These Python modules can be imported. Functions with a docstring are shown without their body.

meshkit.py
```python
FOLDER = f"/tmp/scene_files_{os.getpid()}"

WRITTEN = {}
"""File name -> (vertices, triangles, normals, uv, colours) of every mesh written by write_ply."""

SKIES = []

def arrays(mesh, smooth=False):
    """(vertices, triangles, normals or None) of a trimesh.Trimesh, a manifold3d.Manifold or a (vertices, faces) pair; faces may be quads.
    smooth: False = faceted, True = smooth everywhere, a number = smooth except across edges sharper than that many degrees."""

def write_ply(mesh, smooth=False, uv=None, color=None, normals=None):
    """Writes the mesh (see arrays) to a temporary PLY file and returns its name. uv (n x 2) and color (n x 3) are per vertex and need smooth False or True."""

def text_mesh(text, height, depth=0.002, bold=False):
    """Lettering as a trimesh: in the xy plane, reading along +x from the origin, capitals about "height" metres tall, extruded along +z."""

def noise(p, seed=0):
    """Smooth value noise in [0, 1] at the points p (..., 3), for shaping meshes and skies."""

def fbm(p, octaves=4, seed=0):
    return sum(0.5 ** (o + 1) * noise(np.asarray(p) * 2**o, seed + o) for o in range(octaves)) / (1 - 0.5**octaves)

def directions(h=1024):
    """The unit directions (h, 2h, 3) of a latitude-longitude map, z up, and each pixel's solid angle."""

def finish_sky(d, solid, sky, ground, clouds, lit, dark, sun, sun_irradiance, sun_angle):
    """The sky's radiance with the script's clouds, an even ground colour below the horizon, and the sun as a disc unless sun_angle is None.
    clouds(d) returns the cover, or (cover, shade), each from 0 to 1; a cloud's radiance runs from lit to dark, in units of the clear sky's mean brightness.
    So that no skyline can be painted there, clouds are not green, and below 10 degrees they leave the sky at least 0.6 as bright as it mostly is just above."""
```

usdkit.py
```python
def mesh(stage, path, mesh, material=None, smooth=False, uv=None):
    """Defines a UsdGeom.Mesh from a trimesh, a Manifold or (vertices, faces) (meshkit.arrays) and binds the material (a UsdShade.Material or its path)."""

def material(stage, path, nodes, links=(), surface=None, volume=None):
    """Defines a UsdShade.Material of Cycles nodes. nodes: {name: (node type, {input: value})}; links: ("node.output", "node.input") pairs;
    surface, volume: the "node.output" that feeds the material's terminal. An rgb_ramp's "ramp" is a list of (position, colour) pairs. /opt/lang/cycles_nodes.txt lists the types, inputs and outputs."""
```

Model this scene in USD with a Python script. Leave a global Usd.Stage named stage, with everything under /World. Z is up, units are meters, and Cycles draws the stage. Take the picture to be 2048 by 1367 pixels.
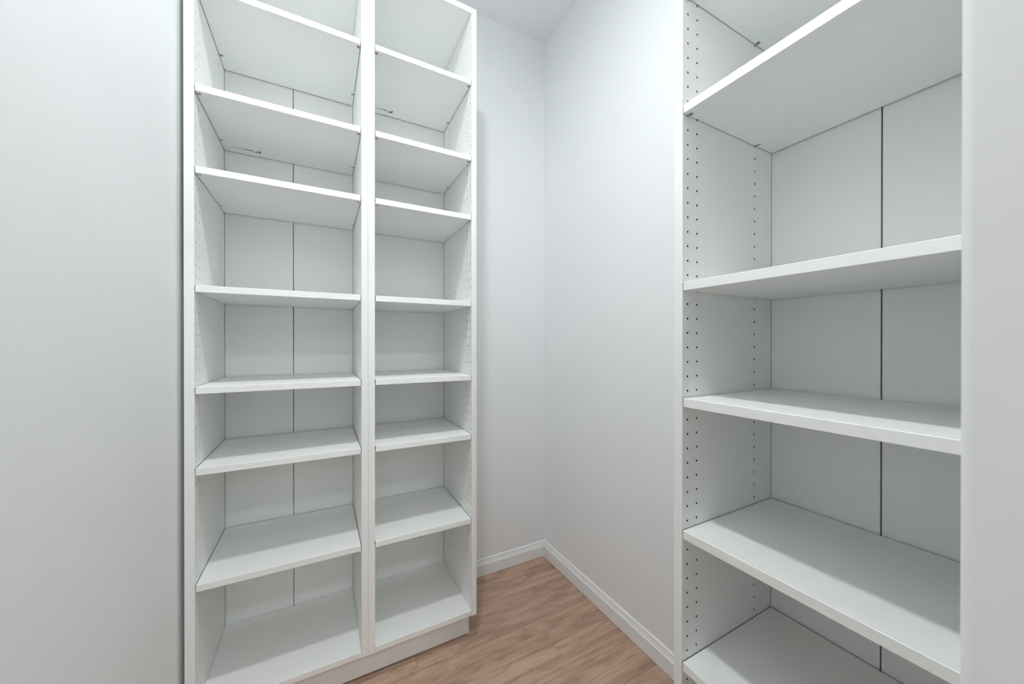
import math, random
import numpy as np
import trimesh
import manifold3d as m3
import usdkit
from pxr import Usd, UsdGeom, UsdLux, Gf, Sdf

stage = Usd.Stage.CreateInMemory()
UsdGeom.SetStageUpAxis(stage, UsdGeom.Tokens.z)
UsdGeom.SetStageMetersPerUnit(stage, 1.0)
UsdGeom.Xform.Define(stage, "/World")
UsdGeom.Scope.Define(stage, "/World/Looks")

# ------------------------------------------------------------------ camera
FPX, YAW, PITCH, ROLL, CAM_H = 718.05, 0.4882, -0.0024, 0.0002, 1.146
EXPOSURE = -0.23
fw = np.array([math.sin(YAW) * math.cos(PITCH), math.cos(YAW) * math.cos(PITCH), math.sin(PITCH)])
rt = np.cross(fw, [0, 0, 1.0]); rt /= np.linalg.norm(rt)
up = np.cross(rt, fw)
c_, s_ = math.cos(ROLL), math.sin(ROLL)
rt, up = rt * c_ + up * s_, up * c_ - rt * s_
cam = UsdGeom.Camera.Define(stage, "/World/camera")
M = Gf.Matrix4d(1.0)
for i, v in enumerate((rt, up, -fw)):
    M.SetRow(i, Gf.Vec4d(*map(float, v), 0.0))
M.SetRow(3, Gf.Vec4d(0.0, 0.0, CAM_H, 1.0))
cam.AddTransformOp().Set(M)
cam.CreateHorizontalApertureAttr(36.0)
cam.CreateVerticalApertureAttr(36.0 * 1367 / 2048)
cam.CreateFocalLengthAttr(36.0 * FPX / 2048)
cam.CreateVerticalApertureOffsetAttr(4.8 * 36 / 2048)
cam.CreateClippingRangeAttr(Gf.Vec2f(0.01, 50))
cam.CreateFStopAttr(8.0)
cam.CreateFocusDistanceAttr(1.1)
cam.CreateExposureAttr(EXPOSURE)

# ------------------------------------------------------------------ light values (the lamps themselves are built below)
CLOSET_LAMP = dict(at=(0.103, 0.527), power=540.0, radius=0.060, dome=0.002, colour=(0.975, 1.0, 1.02))
HALL_LAMP = dict(at=(0.15, -1.47), power=160.0, radius=0.12, dome=0.02, colour=(0.95, 1.0, 1.02))

HALL_LAMP_2 = dict(HALL_LAMP, at=(0.10, -2.95), power=95.0)
HALL_LAMP_3 = dict(HALL_LAMP, at=(0.25, -4.05), power=95.0)

# ------------------------------------------------------------------ measures (metres, floor at z = 0)
X_LEFT, X_RIGHT, Y_BACK, CEIL = -0.3425, 1.0688, 1.6385, 2.766
Y_FRONT, Y_OUT = 0.062, -0.058            # front wall, inner and outer face
OPEN_L, OPEN_R, OPEN_H = -0.312, 0.324, 2.05
HALL = (-1.5, 1.9, -4.7)                  # hall: x0, x1, y0
DZ = -0.004                               # fitted heights -> floor at zero

# ------------------------------------------------------------------ helpers
names = {}


def numbered(parent, name):
    k = names.get((parent, name), 0)
    names[(parent, name)] = k + 1
    return name if k == 0 else f"{name}_{k:03d}"


def tag(prim, label=None, cat=None, group=None, kind=None):
    for k, v in (("label", label), ("category", cat), ("group", group), ("kind", kind)):
        if v:
            prim.SetCustomDataByKey(k, v)
    return prim


def thing(name, label, cat, at=(0, 0, 0), group=None):
    x = UsdGeom.Xform.Define(stage, "/World/" + numbered("/World", name))
    x.AddTranslateOp().Set(Gf.Vec3d(*map(float, at)))
    p = x.GetPrim()
    tag(p, label, cat, group)
    return p


def origin(parent):
    """World position of the prim's own frame."""
    return np.array(UsdGeom.Xformable(parent).ComputeLocalToWorldTransform(Usd.TimeCode.Default()).ExtractTranslation())


def obj(name, mesh, mat, parent=None, smooth=False, kind=None, label=None, cat=None):
    """mesh in world coordinates -> one Mesh prim under parent."""
    base = str(parent.GetPath()) if parent else "/World"
    v, f = (np.asarray(mesh.vertices, float), np.asarray(mesh.faces)) if hasattr(mesh, "vertices") else (lambda q: (np.asarray(q.vert_properties[:, :3], float), np.asarray(q.tri_verts)))(mesh.to_mesh())
    if parent:
        v = v - origin(parent)
    me = usdkit.mesh(stage, base + "/" + numbered(base, name), trimesh.Trimesh(v, f, process=False), mat, smooth=smooth)
    tag(me.GetPrim(), label, cat, None, kind)
    return me.GetPrim()


def box(x0, x1, y0, y1, z0, z1, c=0.0):
    if c <= 0:
        p = [(x, y, z) for x in (x0, x1) for y in (y0, y1) for z in (z0, z1)]
    else:
        p = []
        for x, sx in ((x0, 1), (x1, -1)):
            for y, sy in ((y0, 1), (y1, -1)):
                for z, sz in ((z0, 1), (z1, -1)):
                    p += [(x, y + sy * c, z + sz * c), (x + sx * c, y, z + sz * c), (x + sx * c, y + sy * c, z)]
    return m3.Manifold.hull_points(np.array(p, float))


def cyl(axis, at, r, h, n=10, r2=None):
    """cylinder starting at 'at', growing h along axis (h may be negative)."""
    m = m3.Manifold.cylinder(abs(h), r, r if r2 is None else r2, n)
    if axis == "x":
        m = m.rotate([0, 90, 0])
        if h < 0: m = m.translate([h, 0, 0])
    elif axis == "y":
        m = m.rotate([-90, 0, 0])
        if h < 0: m = m.translate([0, h, 0])
    elif h < 0:
        m = m.translate([0, 0, h])
    return m.translate(list(map(float, at)))


def cat_(ms):
    out = []
    for m in ms:
        if hasattr(m, "to_mesh"):
            q = m.to_mesh()
            m = trimesh.Trimesh(q.vert_properties[:, :3], q.tri_verts, process=False)
        out.append(m)
    return trimesh.util.concatenate(out)


def profile_run(prof, p0, p1, inward, mitre0=0.0, mitre1=0.0):
    """Sweeps the closed profile [(t, z)] from p0 to p1; t goes along 'inward'; mitre = run-length change per t at either end."""
    p0, p1, n = np.array(p0, float), np.array(p1, float), np.array(inward, float)
    d = (p1 - p0) / np.linalg.norm(p1 - p0)
    k = len(prof)
    A = [np.array([*(p0 + n * t + d * (mitre0 * t)), z]) for t, z in prof]
    B = [np.array([*(p1 + n * t - d * (mitre1 * t)), z]) for t, z in prof]
    v = np.array(A + B)
    f = []
    for i in range(k):
        j = (i + 1) % k
        f += [(i, j, k + j), (i, k + j, k + i)]
    from shapely.geometry import Polygon
    pv, pf = trimesh.creation.triangulate_polygon(Polygon(prof), engine="earcut")
    idx = [int(np.argmin(np.linalg.norm(np.array(prof) - q, axis=1))) for q in pv]
    for a, b, c in pf:
        f += [(idx[a], idx[b], idx[c]), (k + idx[c], k + idx[b], k + idx[a])]
    t = trimesh.Trimesh(v, np.array(f), process=False)
    trimesh.repair.fix_normals(t)
    return t


# ------------------------------------------------------------------ materials
L = "/World/Looks/"


def paint(name, colour, rough, bump_scale, bump, sheen=0.0, spec=0.5):
    nodes = {"tc": ("texture_coordinate", {}), "geo": ("geometry", {}),
             "n": ("noise_texture", {"scale": bump_scale, "detail": 3.0, "roughness": 0.55}),
             "b": ("bump", {"strength": 1.0, "distance": bump}),
             "p": ("principled_bsdf", {"base_color": colour, "roughness": rough, "metallic": sheen, "specular_ior_level": spec})}
    links = [("geo.position", "n.vector"), ("n.fac", "b.height"), ("b.normal", "p.normal")]
    return usdkit.material(stage, L + name, nodes, links, surface="p.BSDF")


def plain(name, colour, rough, metallic=0.0):
    return usdkit.material(stage, L + name, {"p": ("principled_bsdf", {"base_color": colour, "roughness": rough, "metallic": metallic})}, surface="p.BSDF")


WALL = paint("wall_paint", (0.908, 0.922, 0.928), 0.85, 330.0, 0.00009, 0.5, spec=0.3)
CEILM = paint("ceiling_paint", (0.945, 0.955, 0.96), 0.9, 90.0, 0.0015, 0.5, spec=0.2)
TRIM = paint("trim_enamel", (0.89, 0.896, 0.90), 0.35, 60.0, 0.00005)
WHITE = paint("white_melamine", (0.924, 0.937, 0.924), 0.75, 700.0, 0.00004, 0.4)
BACKM = paint("white_back_board", (0.912, 0.928, 0.914), 0.75, 500.0, 0.00005, 0.4)
DARK = plain("raw_hole_dark", (0.012, 0.012, 0.011), 0.9)
SLOT = plain("raw_slot_dark", (0.03, 0.032, 0.028), 0.8)
CHIP = plain("raw_chipboard", (0.045, 0.038, 0.03), 0.9)
NICKEL = plain("pin_nickel", (0.62, 0.63, 0.62), 0.3, 1.0)
INK = plain("stamp_ink", (0.05, 0.055, 0.05), 0.7)
INK_PALE = plain("stamp_ink_pale", (0.32, 0.33, 0.31), 0.7)
UNDER = plain("subfloor_board", (0.10, 0.07, 0.05), 0.9)

WOOD = usdkit.material(stage, L + "wood_plank", {
    "oi": ("object_info", {}), "geo": ("geometry", {}),
    "off": ("combine_xyz", {}), "m1": ("math", {"math_type": "multiply", "value2": 37.0}), "m2": ("math", {"math_type": "multiply", "value2": 91.0}),
    "add": ("vector_math", {"math_type": "add"}),
    "map": ("mapping", {"scale": (1.1, 15.0, 1.0)}),
    "mapf": ("mapping", {"scale": (6.0, 130.0, 1.0)}),
    "mapk": ("mapping", {"scale": (2.2, 7.0, 1.0)}),
    "n1": ("noise_texture", {"scale": 1.6, "detail": 5.0, "roughness": 0.58, "distortion": 1.1}),
    "n2": ("noise_texture", {"scale": 2.2, "detail": 4.0, "roughness": 0.65, "distortion": 0.3}),
    "n3": ("noise_texture", {"scale": 2.0, "detail": 3.0, "roughness": 0.5, "distortion": 1.6}),
    "r1": ("rgb_ramp", {"ramp": [(0.25, (0.365, 0.236, 0.168)), (0.45, (0.485, 0.322, 0.235)), (0.60, (0.565, 0.385, 0.285)), (0.8, (0.62, 0.43, 0.325))]}),
    "r2": ("rgb_ramp", {"ramp": [(0.3, (0.84, 0.83, 0.82)), (0.55, (1.0, 1.0, 1.0)), (0.75, (1.05, 1.05, 1.05))]}),
    "r3": ("rgb_ramp", {"ramp": [(0.36, (0.80, 0.79, 0.76)), (0.5, (1.0, 1.0, 1.0)), (0.8, (1.06, 1.05, 1.04))]}),
    "rr": ("rgb_ramp", {"ramp": [(0.0, (0.945, 0.94, 0.93)), (0.5, (1.0, 0.99, 0.98)), (1.0, (1.05, 1.045, 1.04))]}),
    "x1": ("mix", {"mix_type": "multiply", "fac": 1.0}), "x2": ("mix", {"mix_type": "multiply", "fac": 1.0}), "x3": ("mix", {"mix_type": "multiply", "fac": 1.0}),
    "b": ("bump", {"strength": 0.35, "distance": 0.0004}),
    "p": ("principled_bsdf", {"roughness": 0.46, "specular_ior_level": 0.35})},
    [("oi.random", "m1.value1"), ("oi.random", "m2.value1"), ("m1.value", "off.x"), ("m2.value", "off.y"),
     ("geo.position", "add.vector1"), ("off.vector", "add.vector2"),
     ("add.vector", "map.vector"), ("add.vector", "mapf.vector"), ("add.vector", "mapk.vector"),
     ("map.vector", "n1.vector"), ("mapf.vector", "n2.vector"), ("mapk.vector", "n3.vector"),
     ("n1.fac", "r1.fac"), ("n2.fac", "r2.fac"), ("n3.fac", "r3.fac"), ("oi.random", "rr.fac"),
     ("r1.color", "x1.color1"), ("r2.color", "x1.color2"), ("x1.color", "x2.color1"), ("r3.color", "x2.color2"),
     ("x2.color", "x3.color1"), ("rr.color", "x3.color2"), ("x3.color", "p.base_color"),
     ("n2.fac", "b.height"), ("b.normal", "p.normal")], surface="p.BSDF")

# ------------------------------------------------------------------ the setting
T = 0.10
struct = lambda name, mesh, mat, **k: obj(name, mesh, mat, kind="structure", **k)
struct("wall_left", box(X_LEFT - T, X_LEFT, Y_OUT + 0.0, Y_BACK + T, 0, CEIL), WALL, label="plain pale grey painted wall left of the shelving", cat="wall")
struct("wall_back", box(X_LEFT, X_RIGHT + T, Y_BACK, Y_BACK + T, 0, CEIL), WALL, label="pale painted back wall behind the pair of shelving units", cat="wall")
struct("wall_right", box(X_RIGHT, X_RIGHT + T, Y_OUT, Y_BACK, 0, CEIL), WALL, label="pale painted wall between the room corner and the right shelving unit", cat="wall")

# front wall with the doorway the camera stands in; rounded plaster corner on the right reveal
R = 0.006
arc = [(OPEN_R + R - R * math.cos(a), Y_FRONT - R + R * math.sin(a)) for a in np.linspace(0, math.pi / 2, 9)]
poly = [(X_RIGHT, Y_OUT), (X_RIGHT, Y_FRONT)] + arc[::-1] + [(OPEN_R, Y_OUT)]
sec = m3.CrossSection([np.array(poly)], m3.FillRule.NonZero)
fr = m3.Manifold.extrude(sec, CEIL)
fr = fr + box(X_LEFT, OPEN_L, Y_OUT, Y_FRONT, 0, CEIL) + box(X_LEFT, OPEN_R + 0.05, Y_OUT, Y_FRONT, OPEN_H, CEIL)
struct("wall_front", fr, WALL, smooth=35, label="pale painted wall end with rounded corner at the right edge of the doorway", cat="wall")
struct("ceiling", box(HALL[0] - T, HALL[1] + T, HALL[2] - T, Y_BACK + T, CEIL, CEIL + T), CEILM, label="white lightly textured ceiling", cat="ceiling")
struct("wall_hall_left", box(HALL[0] - T, HALL[0], HALL[2], Y_OUT, 0, CEIL), WALL, label="pale painted left wall of the hall outside the doorway", cat="wall")
struct("wall_hall_right", box(HALL[1], HALL[1] + T, HALL[2], Y_OUT, 0, CEIL), WALL, label="pale painted right wall of the hall outside the doorway", cat="wall")
struct("wall_hall_back", box(HALL[0] - T, HALL[1] + T, HALL[2] - T, HALL[2], 0, CEIL), WALL, label="pale painted far wall of the hall behind the camera", cat="wall")
struct("wall_hall_front", cat_([box(HALL[0] - T, X_LEFT - T, Y_OUT, Y_FRONT, 0, CEIL), box(X_RIGHT + T, HALL[1] + T, Y_OUT, Y_FRONT, 0, CEIL)]), WALL, label="pale painted hall wall to either side of the closet", cat="wall")

# floor: thin planks on a subfloor, running from left to right
floor = thing("floor", "light brown wood-look plank floor", "floor")
tag(floor, kind="structure")
obj("subfloor", box(HALL[0] - T, HALL[1] + T, HALL[2] - T, Y_BACK + T, -0.10, -0.010), UNDER, floor)
rng = random.Random(11)
W = 0.0621
G = 0.00022
y1 = 1.5732 + W
row = 0
fixed = {1: [0.888], 3: [0.865], 5: [0.30], 8: [0.781], 6: [0.42], 4: [0.10], 2: [0.28], 7: [0.02], 9: [0.35], 0: [0.15]}
while y1 > Y_OUT:
    y0 = y1 - W
    gap = 0.0008 if row % 3 == 0 else G
    cuts = sorted(fixed.get(row, [rng.uniform(-0.2, 0.1), rng.uniform(0.55, 0.95)]))
    xs = [X_LEFT + 0.002] + cuts + [X_RIGHT - 0.002]
    for a, b in zip(xs, xs[1:]):
        obj("plank", box(a + G, b - G, y0 + G, min(y1, Y_BACK - 0.002) - gap, -0.010, 0.0, 0.00025), WOOD, floor)
    y1 = y0
    row += 1
ya = y1
while ya > HALL[2]:
    yb = max(ya - 0.186, HALL[2])
    c0 = rng.uniform(-1.0, 1.2)
    for a, b in ((HALL[0], c0), (c0, HALL[1])):
        obj("plank", box(a + G, b - G, yb + G, ya - G, -0.010, 0.0, 0.0005), WOOD, floor)
    ya = yb

BT = 0.0127
prof = [(0, 0.0016), (BT, 0.0016), (BT, 0.0555), (0.0122, 0.0566), (0.0108, 0.0574), (0.0100, 0.0578), (0.0062, 0.0700), (0.0048, 0.0712), (0.0048, 0.0732),
        (0.0060, 0.0740), (0.0060, 0.0762), (0.0048, 0.0790), (0.0026, 0.0812), (0, 0.0816)]
AX0, AX3 = -0.3296, 0.5250
BYO = 0.5408
struct("baseboard_back", profile_run(prof, (AX3 + 0.001, Y_BACK), (X_RIGHT, Y_BACK), (0, -1), 0, 1), TRIM, label="white moulded baseboard on the back wall", cat="baseboard")
struct("baseboard_right", profile_run(prof, (X_RIGHT, Y_BACK), (X_RIGHT, BYO + 0.001), (-1, 0), 1, 0), TRIM, label="white moulded baseboard on the right wall", cat="baseboard")

# ------------------------------------------------------------------ shelving units
TS = 0.0191                                # shelf thickness
PITCH_H = 0.032
Z_TOP, Z_BOT = 2.4238 + DZ, 0.1125 + DZ
HOLE0 = 0.9815 + DZ


class Frame:
    """maps a unit's own axes (u across, v into depth, z) to the world"""
    def __init__(s, kind, u0, v0):
        s.kind = kind

    def box(s, u0, u1, v0, v1, z0, z1, c=0.0):
        if s.kind == "back":               # u = X, v = Y
            return box(u0, u1, v0, v1, z0, z1, c)
        return box(v0, v1, min(u0, u1), max(u0, u1), z0, z1, c)   # u = Y, v = X

    def cyl(s, at, r, h, n=10, along="u"):
        u, v, z = at
        if s.kind == "back":
            return cyl("x" if along == "u" else "y", (u, v, z), r, h, n)
        return cyl("y" if along == "u" else "x", (v, u, z), r, h, n)


def cup(fr, u, v, z, r, h, n=10):
    """dark lining of a drilled hole: a thin open cup inside the drilled hole"""
    s = 1 if h > 0 else -1
    o = fr.cyl((u + s * 0.0006, v, z), r, h, n)
    i = fr.cyl((u, v, z), r - 0.0003, h - s * 0.0006, n)
    return o - i


def unit(name, label, kind, u0, u1, ui0, ui1, vf, vb, shelves, cols, backs, stamp=None, fixed_shelf=None, extra_holes=(), wall_v=None):
    fr = Frame(kind, u0, vf)
    um = (u0 + u1) / 2
    at = (um, (vf + vb) / 2, Z_BOT) if kind == "back" else ((vf + vb) / 2, um, Z_BOT)
    t = thing(name, label, "shelving unit", at)
    vout = vb + 0.006
    depth = 0.011
    r = 0.0026
    zs = [z for z in (HOLE0 + PITCH_H * k for k in range(-60, 80)) if Z_BOT + 0.05 < z < Z_TOP - 0.035]
    for side, (a, b, inner, d) in enumerate(((u0, ui0, ui0, -depth), (ui1, u1, ui1, depth))):
        panel = fr.box(a, b, vf, vout, Z_BOT, Z_TOP, 0.0008)
        spots = [(v, z) for v in cols for z in zs] + list(extra_holes)
        drills, liners = [], []
        for v, z in spots:
            s = 1 if d > 0 else -1
            drills.append(fr.cyl((inner - s * 0.001, v, z), r, d + s * 0.001, 10))
            liners.append(cup(fr, inner, v, z, r, d, 10))
        panel = panel - m3.Manifold.compose(drills)
        p = obj("side_panel", panel, WHITE, t)
        obj("peg_holes", cat_(liners), DARK, p, kind="stuff", label="rows of small dark drilled peg holes")
    g = 0.0004
    obj("top_panel", fr.box(ui0 + g, ui1 - g, vf, vb - 0.0005, Z_TOP - 0.0212, Z_TOP, 0.0008), WHITE, t)
    obj("bottom_panel", fr.box(ui0 + g, ui1 - g, vf + 0.0003, vb - 0.0012, 0.1328 + DZ - TS, 0.1328 + DZ, 0.0008), WHITE, t)
    for a, b in backs:
        obj("back_panel", fr.box(a + 0.0005, b - 0.0005, vb, vb + 0.004, Z_BOT + 0.003, Z_TOP - 0.003, 0.0003), BACKM, t)
    e = 0.0018
    for i, zt in enumerate(shelves):
        zt += DZ
        fixed = fixed_shelf == i
        s = fr.box(ui0 + e, ui1 - e, vf + 0.0006, vb - 0.0036, zt - TS, zt, 0.0007)
        cuts, slots, pins = [], [], []
        for v in ((cols[1], cols[2]) if fixed else (cols[0], cols[2])):
            for end, sg in ((ui0, 1), (ui1, -1)):
                ln = 0.006 if fixed else 0.0115
                ua, ub = sorted((end + sg * (e - 0.001), end + sg * ln))
                cuts.append(fr.box(ua, ub, v - 0.0044, v + 0.0044, zt - TS - 0.001, zt - TS + 0.0060))
                ua, ub = sorted((end + sg * (e + 0.0002), end + sg * (ln - 0.0002)))
                slots.append(fr.box(ua, ub, v - 0.0042, v + 0.0042, zt - TS + 0.0008, zt - TS + 0.0058))
                ua, ub = sorted((end + sg * 0.0002, end + sg * (ln - 0.0014)))
                pins.append(fr.cyl((ua, v, zt - TS + 0.0010), 0.0016, ub - ua, 12))
        for c in cuts:
            s = s - c
        w = 0.0004                                                       # unbanded chipboard ends and back edge
        ends = [fr.box(ui0 + e - w, ui0 + e, vf + 0.004, vb - 0.004, zt - TS + 0.0066, zt - 0.0008), fr.box(ui1 - e, ui1 - e + w, vf + 0.004, vb - 0.004, zt - TS + 0.0066, zt - 0.0008),
                fr.box(ui0 + 0.004, ui1 - 0.004, vb - 0.0036, vb - 0.0036 + w, zt - TS + 0.0008, zt - 0.0008)]
        sp = obj("shelf", s, WHITE, t)
        obj("raw_edge", cat_(ends), CHIP, sp, label="raw brown chipboard edge")
        for a, b in zip(slots, pins):
            obj("pin_slot", a, SLOT, sp)
            obj("shelf_pin", b, NICKEL, sp)
        if stamp and stamp[0] == i:
            _, su, sv, ln = stamp
            q = random.Random(5)
            pale, bold = [], []
            zb = zt - TS
            u = su
            sb = lambda lst, a, b, v0, v1: lst.append(fr.box(a, b, sv + 1.9 * (v0 - sv), sv + 1.9 * (v1 - sv), zb - 0.00015, zb + 0.0002))
            sb(pale, u, u + 0.002, sv - 0.001, sv + 0.001)
            u += 0.006
            while u < su + 0.42 * ln:
                w = q.uniform(0.0006, 0.0011)
                a0 = q.uniform(-0.0035, -0.001)
                sb(pale, u, u + w, sv + a0, sv + a0 + q.uniform(0.003, 0.006))
                if q.random() < 0.5:
                    h0 = q.uniform(-0.002, 0.002)
                    sb(pale, u, u + 0.0022, sv + h0, sv + h0 + 0.0009)
                u += q.uniform(0.0018, 0.003)
            for k in range(4):
                sb(pale, su + ln * (0.45 + 0.035 * k), su + ln * (0.475 + 0.035 * k), sv - 0.003, sv + q.uniform(-0.001, 0.003))
            for k in range(4):
                a = su + ln * (0.595 + 0.037 * k)
                sb(bold, a, a + ln * 0.026, sv - 0.003 + 0.002 * (k % 2), sv + 0.003 - 0.001 * (k % 3))
            sb(bold, su + ln * 0.775, su + ln, sv + 0.0015, sv + 0.0042)
            sb(bold, su + ln * 0.88, su + ln * 0.92, sv - 0.0035, sv - 0.0008)
            sb(bold, su + ln * 0.955, su + ln, sv - 0.0045, sv + 0.0015)
            obj("printed_stamp", cat_(bold), INK, sp, label="tiny dark illegible factory stamp")
            obj("printed_stamp", cat_(pale), INK_PALE, sp, label="tiny pale illegible factory stamp")
    return t


A0, A1, A2, A3 = -0.3074, 0.1167, 0.1587, 0.5046
AYF, AYB = 1.2772, 1.6272
AM = 0.1371
sA = [2.1512, 1.8630, 1.6382, 1.3107, 1.0296, 0.8051, 0.4845]
colsA = (AYF + 0.0151, AYF + 0.0475, AYF + 0.2716)
ex = [(AYF + 0.3145, 0.195 + DZ), (AYF + 0.3145, 0.163 + DZ), (AYF + 0.323, 0.190 + DZ), (AYF + 0.323, 0.158 + DZ)]
SEAM = -0.0952
unit("shelving_unit", "wide tall white open shelving unit standing beside the plain left wall", "back",
     AX0, AM - 0.0002, A0, A1, AYF, AYB, sA, colsA, [(A0 + 0.0006, SEAM - 0.0009), (SEAM + 0.0009, A1 - 0.0006)], stamp=(1, -0.279, 1.584, 0.085), fixed_shelf=3, extra_holes=ex[:2])
unit("shelving_unit", "narrow tall white open shelving unit joined to the wide one, nearest the bare room corner", "back",
     AM + 0.0002, AX3, A2, A3, AYF, AYB, sA, colsA, [(A2 + 0.0006, A3 - 0.0006)], stamp=(0, 0.183, 1.589, 0.085), fixed_shelf=3, extra_holes=ex)
BXF, BXB, BYI, BYN = 0.6987, 1.0561, 0.5201, 0.0941
colsB = (BXF + 0.0181, BXF + 0.0499, BXF + 0.2794)
unit("shelving_unit", "tall white open shelving unit standing alone against the right wall beside the doorway", "right",
     0.0734, BYO, BYN, BYI, BXF, BXB, [1.9295, 1.6718, 1.2849, 1.0304, 0.7411, 0.4518], colsB, [(BYN + 0.0006, 0.3062), (0.3080, BYI - 0.0006)], fixed_shelf=2)

# plinths the units stand on
pl = thing("plinth", "low white recessed plinth under the joined wide and narrow shelving units", "plinth", (0.09, 1.45, 0))
PF = AYF + 0.0514
obj("front_board", box(AX0 + 0.002, 0.5105, PF, PF + 0.016, 0.0045, Z_BOT, 0.0006), WHITE, pl)
obj("end_board", box(0.5107, 0.5136, PF - 0.0006, Y_BACK - 0.02, 0.0, Z_BOT, 0.0004), WHITE, pl)
obj("end_board", box(AX0 + 0.002, AX0 + 0.018, PF + 0.0164, Y_BACK - 0.02, 0.0, Z_BOT, 0.0004), WHITE, pl)
pb = thing("plinth", "low white recessed plinth under the right shelving unit by the doorway", "plinth", (0.88, 0.3, 0))
PX = BXF + 0.0514
obj("front_board", box(PX, PX + 0.016, 0.0765, 0.5290, 0.0045, Z_BOT, 0.0006), WHITE, pb)
obj("end_board", box(PX - 0.0006, X_RIGHT - 0.02, 0.5292, 0.5325, 0.0, Z_BOT, 0.0004), WHITE, pb)
obj("end_board", box(PX + 0.0164, X_RIGHT - 0.02, 0.0765, 0.0925, 0.0, Z_BOT, 0.0004), WHITE, pb)


# ------------------------------------------------------------------ lamps
def ceiling_lamp(label, spec):
    """flush-mounted lamp: a white rim on the ceiling and a shallow domed diffuser"""
    x, y = spec["at"]
    rr, hh = spec["radius"], spec["dome"]
    t = thing("ceiling_light", label, "ceiling light", (x, y, CEIL))
    n = 48
    ring = cyl("z", (x, y, CEIL), rr + 0.010, -0.016, n) - cyl("z", (x, y, CEIL - 0.004), rr, -0.3, n)
    obj("housing", ring, TRIM, t, smooth=40)
    em = usdkit.material(stage, L + numbered("mat", "lamp_diffuser"), {"e": ("emission", {"color": spec["colour"], "strength": spec["power"]})}, surface="e.emission")
    prof_ = [(0.0, 0.0)] + [(math.sin(q) * (rr - 0.0006), -0.007 - hh * math.cos(q)) for q in np.linspace(0, math.pi / 2, 9)] + [(rr - 0.0006, -0.005), (0.0, -0.005)]
    dome = trimesh.creation.revolve(np.array(prof_[1:]), sections=n)
    dome.apply_translation((x, y, CEIL))
    trimesh.repair.fix_normals(dome)
    obj("diffuser", dome, em, t)
    return t


ceiling_lamp("small round flush ceiling light above the closet floor between the shelving units", CLOSET_LAMP)
ceiling_lamp("round hall ceiling light nearest to the doorway", HALL_LAMP)
ceiling_lamp("round hall ceiling light between the other two hall lights", HALL_LAMP_2)
ceiling_lamp("round hall ceiling light farthest from the doorway", HALL_LAMP_3)
